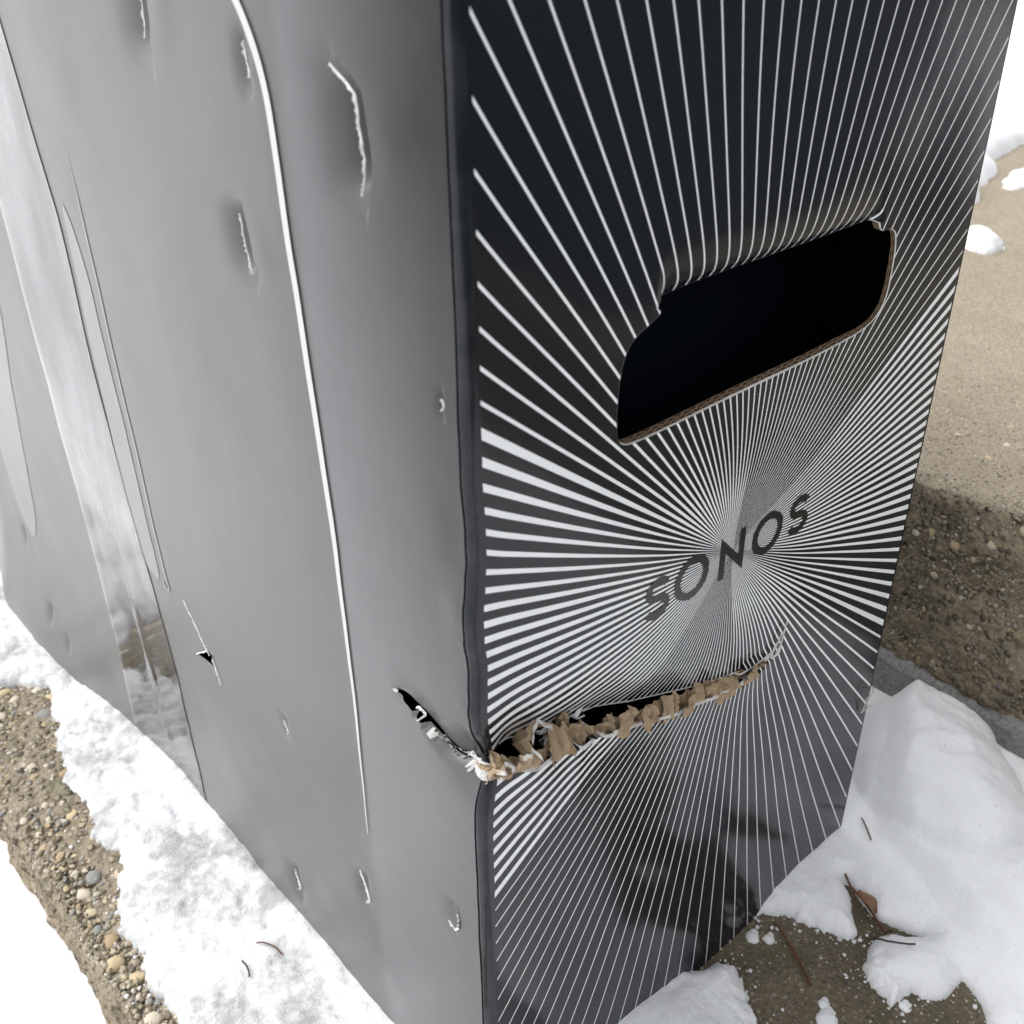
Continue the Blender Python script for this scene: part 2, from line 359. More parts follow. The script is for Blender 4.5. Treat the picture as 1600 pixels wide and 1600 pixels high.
upper.data.materials.append(MAT['top'])
mi = (PZ[:-1, :-1] > ztop-.003).ravel().astype(np.int32); upper.data.polygons.foreach_set('material_index', mi)
tag(upper, 'upper concrete step with brown riser and tan landing')

# grey mortar fillet along the foot of the riser
ty = axis([(-1.5, -.12, .05), (-.12, .12, .003), (.12, .6, .03)])
tt = np.linspace(0, 1, 12); T, PY = np.meshgrid(tt, ty, indexing='ij')
hgt = .026 + .004*fbm(PY, PY*0, 30, 3, 8)
MX = RISER_X - .0065 - .006*(1-T)**2 + .0065*sm(.8, 1, T) + .0012*fbm(PY, T*.03, 90, 3, 4)
MZ = -.002 + hgt*T + .0008*fbm(PY, T*.03, 120, 3, 14)
mo = mesh_obj('mortar_fillet', np.stack([MX, PY, MZ], -1).reshape(-1, 3), grid_faces(len(tt), len(ty))[:, ::-1], MAT['mortar'], upper)

# ------------------------------------------------------------------ pebbles set in the concrete
def pebble_mesh(name, seed):
    bm = bmesh.new(); bmesh.ops.create_icosphere(bm, subdivisions=2, radius=1)
    rr_ = random.Random(seed)
    cuts = [Vector((rr_.uniform(-1, 1), rr_.uniform(-1, 1), rr_.uniform(-1, 1))).normalized() for _ in range(5)]
    for v in bm.verts:
        for c in cuts:
            d = v.co.dot(c)-.72
            if d > 0: v.co -= c*d*.85
        v.co *= 1+.06*math.sin(5*v.co.x+seed)+.05*math.sin(7*v.co.y+2*seed)
    for q in bm.faces: q.smooth = True
    me = bpy.data.meshes.new(name); bm.to_mesh(me); bm.free(); me.materials.append(MAT['pebble']); return me
PM = [pebble_mesh('pebble', i) for i in range(6)]
def pebble(p, size, nrm, parent):
    o = bpy.data.objects.new('pebble', random.choice(PM)); COL.objects.link(o)
    o.location = p; q = Vector(nrm).to_track_quat('Z', 'Y'); q = q @ Matrix.Rotation(random.uniform(0, 6.28), 3, 'Z').to_quaternion()
    o.rotation_mode = 'QUATERNION'; o.rotation_quaternion = q
    o.scale = (size*random.uniform(.7, 1.1), size*random.uniform(.6, .95), size*random.uniform(.35, .6)); o.parent = parent
    return o
left_edge = [(-.09, .60), (-.085, .445), (-.060, .432), (-.040, .424), (-.027, .404), (-.048, .332), (-.048, .299), (-.054, .267), (-.053, .239), (-.066, .213), (-.069, .181), (-.070, .155), (-.068, .136), (-.066, .05), (-.06, -.2)]
le_x = lambda y: np.interp(-y, [-q[1] for q in left_edge], [q[0] for q in left_edge])
placed = []
def try_place(gen, n, smin, smax, fn, tries=6000):
    k = 0
    for _ in range(tries):
        if k >= n: break
        a, b = gen(); s = smin+(smax-smin)*random.random()**2.2
        if any((a-q[0])**2+(b-q[1])**2 < (.82*(s+q[2]))**2 for q in placed): continue
        placed.append((a, b, s)); fn(a, b, s); k += 1
def gl():
    y = random.uniform(.125, .43); x0 = le_x(y); return random.uniform(-.079, x0+.004), y
try_place(gl, 200, .0018, .0078, lambda a, b, s: pebble((a, b, -.0002-s*.22), s, (random.uniform(-.3, .1), random.uniform(-.2, .2), 1), lower))
placed.clear()
try_place(lambda: (random.uniform(.14, .44), random.uniform(-.045, -.005)), 60, .0014, .0042, lambda a, b, s: pebble((-.0828, a, b), s, (-1, 0, random.uniform(-.1, .3)), lower))
placed.clear()
try_place(lambda: (random.uniform(-.06, .10), random.uniform(.028, .143)), 90, .0011, .0038, lambda a, b, s: pebble((RISER_X-.0006, a, b), s, (-1, random.uniform(-.2, .2), random.uniform(-.2, .2)), upper))
placed.clear()
try_place(lambda: (random.uniform(RISER_X+.005, .50), random.uniform(-.06, .13)), 60, .0010, .0034, lambda a, b, s: pebble((a, b, RISE-.0002), s, (0, 0, 1), upper))
def gravel(name, n, gen, parent):
    base = bmesh.new(); bmesh.ops.create_icosphere(base, subdivisions=1, radius=1)
    bv = np.array([v.co[:] for v in base.verts]); bf = np.array([[v.index for v in q.verts] for q in base.faces]); base.free()
    V = []; Fc = []
    for i in range(n):
        p, s = gen(); k = bv*(1+.25*rng.standard_normal((len(bv), 1)))*np.array([s, s*random.uniform(.6, 1), s*random.uniform(.5, .8)])
        a = random.uniform(0, 6.28); c, d = math.cos(a), math.sin(a); k = k @ np.array([[c, d, 0], [-d, c, 0], [0, 0, 1]])
        V.append(k+np.array(p)); Fc.append(bf+i*len(bv))
    return mesh_obj(name, np.concatenate(V), np.concatenate(Fc), MAT['gravel'], parent, kind='stuff')
def g1():
    y = random.uniform(.12, .44); x = random.uniform(-.083, le_x(y)+.006); return (x, y, random.uniform(-.0018, .0002)), .0005+.0017*random.random()**2
gravel('fine_gravel', 2200, g1, lower)
def g1b(): return (-.0832+random.uniform(-.001, .0006), random.uniform(.12, .44), -.002-.05*random.random()), random.uniform(.0005, .0015)
gravel('nose_gravel', 3200, g1b, lower)
def g2():
    if random.random() < .75: return (RISER_X+random.uniform(-.0012, .0006), random.uniform(-.07, .11), random.uniform(.026, .145)), random.uniform(.0004, .0012)
    return (RISER_X+abs(random.gauss(.002, .05)), random.uniform(-.07, .30), RISE+random.uniform(-.0004, .0005)), random.uniform(.0004, .001)
gravel('fine_gravel', 5200, g2, upper)
def g3():
    return (random.uniform(.09, .225), random.uniform(-.12, .0), random.uniform(-.0002, .0006)), random.uniform(.0003, .0010)
gravel('grit', 500, g3, lower)

# ------------------------------------------------------------------ snow lying on the lower step
bare_r = smooth_poly([(.118, .006), (.140, .006), (.163, .006), (.173, -.003), (.183, -.013), (.187, -.029), (.193, -.041), (.2005, -.0405), (.205, -.033), (.213, -.026), (.220, -.016), (.2165, -.030), (.2125, -.040), (.2165, -.050), (.2225, -.0645), (.2165, -.060), (.2085, -.0505), (.201, -.0465), (.190, -.050), (.1805, -.058), (.1795, -.066), (.176, -.072), (.185, -.0735), (.193, -.080), (.199, -.0845), (.210, -.0855), (.2155, -.083), (.211, -.092), (.206, -.102), (.195, -.114), (.168, -.106), (.140, -.078), (.119, -.046), (.126, -.030), (.137, -.018), (.141, -.008)], 1)
SHELF = smooth_poly([(.352, .035), (.320, .026), (.290, .008), (.262, -.010), (.249, -.020), (.240, -.033), (.240, -.047), (.232, -.065), (.226, -.085), (.222, -.115), (.38, -.2), (.40, .03)], 2)
LOBE = smooth_poly([(.336, .034), (.353, .012), (.352, -.018), (.330, -.044), (.300, -.060), (.268, -.060), (.262, -.044), (.266, -.026), (.285, -.002), (.305, .018)], 2)
def snow_h(X, Y):
    e = fbm(X, Y, 60, 4, 101)*.006 + fbm(X, Y, 330, 2, 103)*.0022*sm(.20, .185, X); fine = fbm(X, Y, 260, 3, 111)
    # left strip, thin and half melted
    lx = le_x(Y); dl = X-lx + e*1.0
    hl = .0095*np.sqrt(np.clip(dl/.022, 0, 1)) * (.78+.30*fbm(X, Y, 34, 3, 7)) + .0009*fine*sm(0, .01, dl) - .0045*np.maximum(0, fbm(X, Y, 75, 3, 17)-.18)*sm(0, .02, dl)
    hl = np.where(dl < 0, -.004, hl) + .004*sm(-.016, -.002, X)
    # front right: smooth drift piled up against the riser
    d = sdf(X, Y, bare_r) + e*.6*sm(.215, .19, X) + e*.25 - .0007*fine
    base = .0125 + .004*fbm(X, Y, 22, 3, 57)
    n1 = fbm(X, Y, 26, 3, 67)*.006
    up = sm(.004, -.011, sdf(X, Y, SHELF)+n1)
    lu = ((X-.307)*.586+(Y+.016)*.810)/.062; lv = (-(X-.307)*.810+(Y+.016)*.586)/.040
    q = np.sqrt(lu*lu+lv*lv)+.16*fbm(X, Y, 18, 2, 83); lobe = (1-np.clip(q, 0, 1)**2.4)**.62
    q3 = np.hypot((X-.345)/.045, (Y+.100)/.05) + .14*fbm(X, Y, 20, 2, 79)
    mound = .011*up + .023*lobe + .012*sm(1.1, .25, q3) + .0025*fbm(X, Y, 30, 3, 93)*up + .0020*fbm(X, Y, 80, 3, 97)*up + .0016*np.minimum(0, fbm(X, Y, 60, 2, 99)+.15)*up
    near = sm(.0, .05, d)
    hr = (base*(.75+.5*near)+mound+.0007*fine*(1-sm(.2, .26, X)))*np.sqrt(np.clip(d/.0085, 0, 1))
    hr = np.where(d < 0, -.004, hr)
    hr = np.where(Y > -.068, hr*sm(.366, .343, X+.25*n1)-.004*sm(.345, .362, X), hr) - .004*sm(.362, .372, X)
    h = np.where(X > .06, hr, hl)
    t = sm(.02, .10, X)*(Y < .0); h = np.where((X > .02) & (X < .10) & (Y < 0), hl*(1-t)+hr*t, h)
    inb = (X > .004) & (X < W-.004) & (Y > .004) & (Y < D-.004)
    return np.where(inb, -.005, h)
sxs = axis([(-.092, .02, .0014), (.02, .1, .006), (.1, .24, .0010), (.24, RISER_X-.004, .0016)]); sys_ = axis([(-.6, -.13, .02), (-.13, .03, .0011), (.03, .12, .005), (.12, .46, .0017), (.46, .8, .008), (.8, 3, .1)])
X, Y = np.meshgrid(sxs, sys_, indexing='ij'); Z = snow_h(X, Y)
# leave out faces wholly buried
keep = (np.maximum.reduce([Z[:-1, :-1], Z[1:, :-1], Z[1:, 1:], Z[:-1, 1:]]) > -.0035).ravel()
ov = fbm(X, Y, 120, 2, 131)*.0006
fcs = grid_faces(len(sxs), len(sys_))[keep]
used = np.unique(fcs); rem = np.full(X.size, -1); rem[used] = np.arange(len(used))
V = np.stack([X+ov, Y, Z], -1).reshape(-1, 3)[used]
snow = mesh_obj('snow_cover', V, rem[fcs], MAT['snow'], kind='stuff')
snow.data.materials.append(MAT['snow_r'])
cx = X[:-1, :-1].ravel()[keep]; snow.data.polygons.foreach_set('material_index', (cx > .05).astype(np.int32))
tag(snow, 'patchy white snow lying on the lower step around the box', 'snow')
# loose grains of snow and slush along the melting edges
def snow_grains():
    V = []; Fc = []; k = 0
    base = bmesh.new(); bmesh.ops.create_icosphere(base, subdivisions=1, radius=1); bv = np.array([v.co[:] for v in base.verts]); bf = np.array([[v.index for v in q.verts] for q in base.faces]); base.free()
    px = rng.uniform(.10, .24, 40000); py_ = rng.uniform(-.125, .002, 40000); d = sdf(px, py_, bare_r)
    pr = np.where(d < 0, np.exp(d/.0035)*.55+.004, 0)*np.where(px > .19, .5, 1); sel = rng.random(40000) < pr*.14
    P1 = np.stack([px[sel], py_[sel]], 1)
    yy = rng.uniform(.12, .44, 14000); xx_ = rng.uniform(-.082, -.02, 14000); dd = xx_-le_x(yy); sel = rng.random(14000) < np.where(dd < .003, np.exp((dd-.003)/.004)*.16+.003, 0); P2 = np.stack([xx_[sel], yy[sel]], 1)
    for q in np.concatenate([P1, P2]):
        sz = .0003+.0009*rng.random()**2.5
        V.append(bv*(1+.2*rng.standard_normal((len(bv), 1)))*sz*np.array([1, 1, .7])+np.array([q[0], q[1], .0006+sz*.3])); Fc.append(bf+k*len(bv)); k += 1
    return mesh_obj('snow_grains', np.concatenate(V), np.concatenate(Fc), MAT['snow_far'], snow, kind='stuff')
snow_grains()
# snow bank at the back of the landing
bx = axis([(.75, 1.35, .005), (1.35, 3, .1)]); by = axis([(-.2, .25, .05), (.25, .55, .005), (.55, 4, .1)])
X, Y = np.meshgrid(bx, by, indexing='ij')
edge = np.interp(X, [.75, .95, 1.01, 1.07, 1.22, 1.6, 3], [.30, .345, .362, .386, .418, .40, .2]) + .02*fbm(X, Y, 18, 3, 3)
d = Y-edge
Z = RISE + np.where(d > 0, .045*np.sqrt(np.clip(d/.10, 0, 1))*(1+.2*fbm(X, Y, 20, 3, 13)), -.006)
keep = (np.maximum.reduce([Z[:-1, :-1], Z[1:, :-1], Z[1:, 1:], Z[:-1, 1:]]) > RISE-.005).ravel()
fcs = grid_faces(len(bx), len(by))[keep]; used = np.unique(fcs); rem = np.full(X.size, -1); rem[used] = np.arange(len(used))
bank = mesh_obj('snow_bank', np.stack([X, Y, Z], -1).reshape(-1, 3)[used], rem[fcs], MAT['snow_far'], kind='stuff')
tag(bank, 'deep white snow covering the back of the tan landing', 'snow')
bx = axis([(.89, 3, .03)]); by = axis([(-.93, -.25, .02)])
X, Y = np.meshgrid(bx, by, indexing='ij')
d = np.minimum(X-.92, -.36-Y) + .04*fbm(X, Y, 9, 3, 3)
Z = RISE + np.where(d > 0, .04*np.sqrt(np.clip(d/.10, 0, 1))*(1+.2*fbm(X, Y, 20, 3, 13)), -.006)
bank2 = mesh_obj('snow_bank', np.stack([X, Y, Z], -1).reshape(-1, 3), grid_faces(len(bx), len(by)), MAT['snow_far'], kind='stuff')
tag(bank2, 'snow lying on the landing in front of the added dark screen', 'snow')
# unseen dark screen added across from the steps to darken the front panel's reflection
dark_screen = empty('added_dark_screen', (0, -.95, -.15)); tag(dark_screen, 'added low dark screen of boards, out of view, mirrored by the front panel', 'added screen')
mw = m_simple('added_screen_grey', (.065, .072, .084), .6, 12, (.08, .086, .097))
bme = None
for i in range(5):
    z0 = i*.115
    if bme is None:
        b_ = mesh_obj('board', [(-2.2, 0, 0), (2.0, 0, 0), (2.0, .016, 0), (-2.2, .016, 0), (-2.2, 0, .118), (2.0, 0, .118), (2.0, .003, .118), (-2.2, .003, .118)], [(0, 3, 2, 1), (3, 7, 6, 2), (4, 5, 6, 7), (0, 1, 5, 4), (1, 2, 6, 5), (0, 4, 7, 3)], mw, dark_screen, smooth=False); bme = b_.data
    else:
        b_ = bpy.data.objects.new('board', bme); COL.objects.link(b_); b_.parent = dark_screen
    b_.location = (0, 0, z0)
pl = empty('added_dark_box', (.45, -.76, RISE)); tag(pl, 'added slate-grey box on the landing, out of view, mirrored by the front panel', 'added box')  # unseen box added to darken what the front panel mirrors
mp = m_simple('added_box_grey', (.075, .083, .095), .55, 20, (.10, .108, .12))
def slab(name, x0, x1, y0, y1, z0, z1, mat): return mesh_obj(name, [(x0, y0, z0), (x1, y0, z0), (x1, y1, z0), (x0, y1, z0), (x0, y0, z1), (x1, y0, z1), (x1, y1, z1), (x0, y1, z1)], [(0, 3, 2, 1), (4, 5, 6, 7), (0, 1, 5, 4), (1, 2, 6, 5), (2, 3, 7, 6), (3, 0, 4, 7)], mat, pl, smooth=False)
slab('panel', 0, .42, .40, .425, .002, .27, mp); slab('panel', 0, .42, 0, .025, .002, .27, mp); slab('panel', 0, .025, .026, .399, .002, .27, mp); slab('panel', .395, .42, .026, .399, .002, .27, mp); slab('box_fill', .026, .394, .026, .399, .004, .24, MAT['tread'])
def clump(lobes, z0, label, seed):
    xs = [q[0] for q in lobes]; ys = [q[1] for q in lobes]; rm = max(q[2] for q in lobes)*1.3
    ax = np.arange(min(xs)-rm, max(xs)+rm, rm/48); ay = np.arange(min(ys)-rm, max(ys)+rm, rm/48)
    X, Y = np.meshgrid(ax, ay, indexing='ij'); Z = np.full(X.shape, -.004)
    for cx_, cy_, r_, h_ in lobes:
        q = np.hypot(X-cx_, Y-cy_)/r_ + .22*fbm(X, Y, 1.6/r_, 3, seed)
        Z = np.maximum(Z, h_*np.sqrt(np.clip(1-q**2, 0, 1))-.004)
    keep = (np.maximum.reduce([Z[:-1, :-1], Z[1:, :-1], Z[1:, 1:], Z[:-1, 1:]]) > -.0039).ravel()
    fcs = grid_faces(len(ax), len(ay))[keep]; used = np.unique(fcs); rem = np.full(X.size, -1); rem[used] = np.arange(len(used))
    V = np.stack([X, Y, Z+z0], -1).reshape(-1, 3)[used]; c = np.array([np.mean(xs), np.mean(ys), z0])
    o = mesh_obj('snow_clump', V-c, rem[fcs], MAT['snow_far']); o.location = c
    return tag(o, label, 'snow')
clump([(.798, .250, .017, .016), (.815, .264, .016, .014), (.79, .243, .011, .009)], RISE+.003, 'lumpy white snow clump on the tan landing touching the box outline', 3)
clump([(1.035, .335, .016, .010), (1.068, .335, .022, .012), (1.015, .332, .009, .006)], RISE+.003, 'flat snow clump on the tan landing in front of the snow bank', 9)

# ================================================================== THE BOX
box = empty('cardboard_box', (0, 0, 0))
tag(box, 'tall torn cardboard box printed with white rays on black and SONOS lettering', 'box')
RC = 0.003      # fold radius

hole = smooth_poly([(.0530, .321), (.0528, .312), (.0535, .306), (.0555, .3035), (.060, .302), (.086, .302), (.114, .3025), (.148, .303), (.172, .304), (.181, .3055), (.1875, .3085), (.1915, .315), (.1915, .329), (.1905, .335), (.1885, .3385), (.184, .3395), (.1805, .3395), (.1785, .341), (.178, .3435), (.174, .3438), (.149, .343), (.120, .3428), (.093, .343), (.0745, .3425), (.0705, .3415), (.0685, .339), (.064, .3372), (.0590, .3355), (.0555, .332), (.0538, .327)], 2)
tear_low = [(.0022, .2068), (.005, .2065), (.010, .2080), (.0135, .2045), (.0215, .2005), (.0275, .2015), (.035, .2025), (.0385, .200), (.042, .1965), (.048, .199), (.0535, .1945), (.058, .194), (.069, .1905), (.083, .185), (.090, .1825), (.101, .181), (.112, .1775), (.128, .175), (.142, .1745), (.150, .1755), (.1535, .1795), (.1555, .1835)]
tear_up = [(.0022, .2105), (.006, .2112), (.0105, .2118), (.0175, .2095), (.027, .2062), (.038, .2035), (.047, .2020), (.056, .2005), (.072, .1940), (.088, .1895), (.106, .1845), (.126, .1795), (.142, .1770), (.150, .1772)]
tear_up_s = smooth_poly(tear_up, 2, False); tear_low_s = smooth_poly(tear_low, 1, False)
def jag(P, a, s, seed):
    P = resample(P, .0012); n = fbm(P[:, 0], P[:, 1]*0, s, 3, seed); P[1:-1, 1] += a*n[1:-1]; return P
tl = jag(tear_low_s, .0011, 300, 5); tu = jag(tear_up_s, .0006, 200, 6)
tear_poly = [tuple(q) for q in tl] + [tuple(q) for q in tu[::-1]]
def fold_wave(z): return .0021*fbm(z, z*0, 60, 3, 23)*sm(.32, .28, z)*sm(.2, .225, z) + .0004*fbm(z, z*0, 45, 3, 29)
def fold(s):
    """arc-length coordinate across the near fold -> (x, y)"""
    t = np.maximum(RC-s, 0); a = np.minimum(t/RC, math.pi/2); ext = np.maximum(t-RC*math.pi/2, 0)
    return np.where(s >= RC, s, RC-RC*np.sin(a)), np.where(s >= RC, 0, RC-RC*np.cos(a)+ext)
tuv = np.array(tear_up_s); tlv = np.array(tear_low_s)
def front_pt(s, z, off=0.0):
    s = np.asarray(s, float); z = np.asarray(z, float)
    x, y = fold(s)
    y = y + .0012*fbm(s, z, 9, 2, 3)*sm(0, .05, s)*sm(W, W-.05, s)
    zu = np.interp(s, tuv[:, 0], tuv[:, 1], right=.18); zl = np.interp(s, tlv[:, 0], tlv[:, 1], right=.1795)
    tp = (.15+.85*sm(.125, .045, s))*sm(.160, .14, s)*sm(.0, .02, s)
    da = z-zu
    y = y + np.where(da > -.004, .0062*np.exp(-(np.maximum(da, 0)/.010)**1.4)*tp + .0016*np.exp(-(np.maximum(da, 0)/.03)**2)*tp, 0)
    db = zl-z
    y = y - np.where(db > -.004, .0022*np.exp(-(np.maximum(db, 0)/.012)**1.3)*sm(.158, .13, s), 0)
    # pushed-in fold at the tear, wavy fold above it
    cf = np.exp(-((z-.2105)/.011)**2)*np.exp(-(np.maximum(s, 0)/.012)**2)
    x = x + .0045*cf; y = y + .0035*cf
    wv = fold_wave(z)*sm(.012, .002, s)
    x = x + wv
    # handle flap bent inwards at the top of the hand hole
    fl = sm(.0690, .0712, s)*sm(.1782, .1765, s); dz = z-.3428
    y = y + np.where(dz > -.003, .0042*np.exp(-np.maximum(dz, 0)/.0035), 0)*fl
    return np.stack([x, y-off, z], -1)

def cdt_panel(u0, u1, v0, v1, du, dv, holes, extra_u=(), clear=.7):
    us = np.unique(np.concatenate([np.linspace(u0, u1, int((u1-u0)/du)+1), np.array(list(extra_u))])) if len(extra_u) else np.linspace(u0, u1, int((u1-u0)/du)+1)
    vs = np.linspace(v0, v1, int((v1-v0)/dv)+1)
    U, V = np.meshgrid(us, vs, indexing='ij'); P = np.stack([U.ravel(), V.ravel()], 1)
    ok = np.ones(len(P), bool)
    for h in holes:
        hb = np.array(h); m = (P[:, 0] > hb[:, 0].min()-.01) & (P[:, 0] < hb[:, 0].max()+.01) & (P[:, 1] > hb[:, 1].min()-.01) & (P[:, 1] < hb[:, 1].max()+.01)
        ii = np.where(m)[0]; bad = (seg_dist(P[ii, 0], P[ii, 1], h, True) < clear*min(du, dv)) | inside(P[ii, 0], P[ii, 1], h)
        ok[ii[bad]] = False
    P = P[ok]; edges = []; allp = [tuple(q) for q in P]
    # fine fringe of points round each hole so the bent lips are smooth
    for h in holes:
        b = len(allp); allp += [tuple(q) for q in h]; n = len(h)
        edges += [(b+i, b+(i+1) % n) for i in range(n)]
    res = geometry.delaunay_2d_cdt([Vector((float(a), float(b))) for a, b in allp], edges, [], 0, 1e-7)
    pv = np.array([q[:] for q in res[0]]); fc = np.array([q for q in res[2] if len(q) == 3])
    ce = pv[fc].mean(1); k = np.ones(len(fc), bool)
    for h in holes: k &= ~inside(ce[:, 0], ce[:, 1], h)
    fc = fc[k]
    a = pv[fc]; ar = (a[:, 1, 0]-a[:, 0, 0])*(a[:, 2, 1]-a[:, 0, 1])-(a[:, 1, 1]-a[:, 0, 1])*(a[:, 2, 0]-a[:, 0, 0])
    fc[ar < 0] = fc[ar < 0][:, ::-1]
    return pv, fc[np.abs(ar) > 1e-13]

# --- front panel
S0 = -(RC*(math.pi/2-1)) - .0012
tear_front = [q for q in tear_poly]
extra = [S0+i*.0007 for i in range(8)]
# the tear runs out over the fold: clip its left end to the panel edge
tf = [(max(q[0], S0-.001), q[1]) for q in tear_front]
pv, fc = cdt_panel(S0, W-.0005, .0, H, .0021, .0021, [hole, tf], extra)
m = pv[:, 0] >= S0-1e-6
okf = m[fc].all(1); fc = fc[okf]
C1 = np.array([.12359, .23425]); C0 = np.array([.1163, .2398])
def print_uv(s, z):
    d0 = np.hypot(s-.118, z-.238); wgt = np.exp(-(d0/.032)**2)[:, None]
    d = np.stack([s, z], 1) - (C1+(C0-C1)*wgt)
    return np.stack([d[:, 0]*.98158-.00882*d[:, 1], d[:, 1]], 1)
V3 = front_pt(pv[:, 0], pv[:, 1])
front = mesh_obj('front_panel', V3, fc, MAT['front'], box, uvs={'print': print_uv(pv[:, 0], pv[:, 1]), 'face': pv})
tag(front, 'black front panel with white starburst rays and a hand hole')

# --- rim of the hand hole: paper lip, then corrugated edge
def rim(name, loop, depth0, depth1, mat, inset=0.0, parent=None):
    L = resample(loop, .0012, True); n = len(L)
    A = front_pt(L[:, 0], L[:, 1]); B = A.copy(); A[:, 1] += depth0; B[:, 1] += depth0+(depth1-depth0)*(1-.62*sm(.165, .188, L[:, 0]))
    cc = L.mean(0); dv = cc-L; dv /= np.linalg.norm(dv, axis=1)[:, None]; B[:, 0] += inset*dv[:, 0]; B[:, 2] += inset*dv[:, 1]
    V = np.concatenate([A, B]); i = np.arange(n); j = (i+1) % n
    ua = np.arange(n)*.0012; uv = np.concatenate([np.stack([ua, ua*0], 1), np.stack([ua, ua*0+1], 1)])
    return mesh_obj(name, V, np.stack([i, j, j+n, i+n], 1), mat, parent, uvs={'rim': uv})
rim('hole_paper_lip', hole, -.0001, .0006, MAT['paper'], .0004, box)
rim('hole_corrugated_edge', hole, .0006, .0038, MAT['rim'], .0004, box)
# flap of the hand hole folded back inside
fu = np.linspace(.0725, .1765, 40); fv = np.linspace(0, 1, 8); U, Vv = np.meshgrid(fu, fv, indexing='ij')
A = front_pt(U, 0*U+.3433); A[..., 1] += .0005+.024*Vv; A[..., 2] += .012*Vv**2
mesh_obj('handle_flap', A.reshape(-1, 3), grid_faces(40, 8), MAT['liner'], box)

# --- SONOS lettering, flat ink on the front panel
def stroke(path, w):
    P = np.array(path, float); t = np.gradient(P, axis=0); t /= np.linalg.norm(t, axis=1)[:, None]; nn = np.stack([-t[:, 1], t[:, 0]], 1)
    return P+nn*w/2, P-nn*w/2
def strip_letter(path, w, closed=False):
    A, B = stroke(path, w)
    if closed:
        P = np.array(path); t = np.roll(P, -1, 0)-np.roll(P, 1, 0); t /= np.linalg.norm(t, axis=1)[:, None]; nn = np.stack([-t[:, 1], t[:, 0]], 1); A, B = P+nn*w/2, P-nn*w/2
    n = len(A); k = np.random.default_rng(3).uniform(-.00032, .00032, (2, n))
    if closed: A = A+nn*k[0][:, None]; B = B+nn*k[1][:, None]
    V = np.concatenate([A, B]); i = np.arange(n if closed else n-1); j = (i+1) % n
    return V, np.stack([i, j, j+n, i+n], 1)
LH = .0162; Z0 = .2311
def letter(name, V2, Fc):
    P = front_pt(V2[:, 0], V2[:, 1], .00018)
    o = mesh_obj(name, P, Fc, MAT['black_ink'], box, smooth=False); return o
def ring(cx_):
    a = np.linspace(0, 2*math.pi, 72, endpoint=False); return strip_letter(np.stack([cx_+.0074*np.cos(a), Z0+LH/2+.0072*np.sin(a)], 1), .0031, True)
def ess(x0, w_):
    h = LH; cxm = x0+w_/2; rt = h*.25-.0006; pts = []
    for a in np.linspace(20, 270, 30): pts.append((cxm+.80*w_/2*math.cos(R(a)), Z0+h*.745+rt*math.sin(R(a))))
    for a in np.linspace(90, -160, 30): pts.append((cxm+.84*w_/2*math.cos(R(a)), Z0+h*.745-2*rt+(-.0002)+rt*math.sin(R(a))-.0))
    P = resample(pts, .0007); P[:, 1] = Z0+.0013+(P[:, 1]-P[:, 1].min())/(P[:, 1].max()-P[:, 1].min())*(h-.0026)
    return strip_letter(P, .0030)
letter('letter_s', *ess(.0712, .0115)); letter('letter_o', *ring(.0943)); 
nx0, nx1, nw = .1090, .1225, .0031
NV = np.array([(nx0, Z0-.0006), (nx0+nw, Z0-.0006), (nx0+nw, Z0+LH*.60), (nx0, Z0+LH+.001), (nx1-nw, Z0+LH*.40), (nx1-nw, Z0+LH+.0006), (nx1, Z0+LH+.0006), (nx1, Z0-.001), (nx0+nw*.9, Z0+LH*.78), (nx1-nw*.9, Z0+LH*.22)])
letter('letter_n', NV, [(0, 1, 2, 8, 3), (3, 8, 4, 9, 7) if False else (2, 9, 7, 4, 8), (9, 7, 6, 5, 4)] if False else [(0, 1, 2, 3), (2, 7, 4, 3), (7, 6, 5, 4)])
letter('letter_o', *ring(.1360)); letter('letter_s', *ess(.1492, .0115))

# --- side panel (printed grey face)
#            y,     z,    ry,   rz,    depth, lean
D1 = [(.1475, .4025), (.1455, .4065), (.1445, .413), (.1415, .420)]; D3 = [(.0360, .3770), (.0345, .3805), (.0332, .3860), (.0338, .3905), (.0345, .3955), (.0352, .4005), (.0390, .4030), (.0450, .4062)]; D4 = [(.0975, .3425), (.0985, .3465), (.0995, .3530), (.1010, .3600)]
DENTS = [(.146, .413, .015, .016, .0072, D1), (.0865, .402, .005, .008, .0024, 0), (.0345, .390, .015, .0140, .0074, D3), (.100, .351, .011, .010, .0066, D4),
         (.127, .143, .006, .006, .0014, 0), (.139, .036, .010, .011, .0026, 0), (.0765, .088, .008, .009, .0022, 0), (.0165, .131, .0055, .008, .0016, 0),
         (.0085, .331, .003, .004, .0008, 0), (.425, .040, .007, .008, .0018, 0), (.40, .03, .006, .007, .0012, 0), (.462, .080, .006, .008, .0018, 0)]
side_tear_low = [(.0062, .2068), (.009, .2066), (.0125, .2058), (.0175, .2068), (.0235, .2095), (.031, .2135), (.037, .2158), (.0412, .2172)]
side_tear_up = [(.0062, .2092), (.0085, .2095), (.0105, .2085), (.014, .2078), (.0185, .2092), (.025, .2130), (.031, .2168), (.036, .2192), (.0402, .2194), (.0418, .2182)]
stl = resample(smooth_poly(side_tear_low, 1, False), .0012); stu = resample(smooth_poly(side_tear_up, 1, False), .0012)
stl[1:-1, 1] += .0005*fbm(stl[1:-1, 0], stl[1:-1, 0]*0, 400, 3, 2); stu[1:-1, 1] += .0005*fbm(stu[1:-1, 0], stu[1:-1, 0]*0, 400, 3, 9)
side_tear = [tuple(q) for q in stl] + [tuple(q) for q in stu[::-1]]
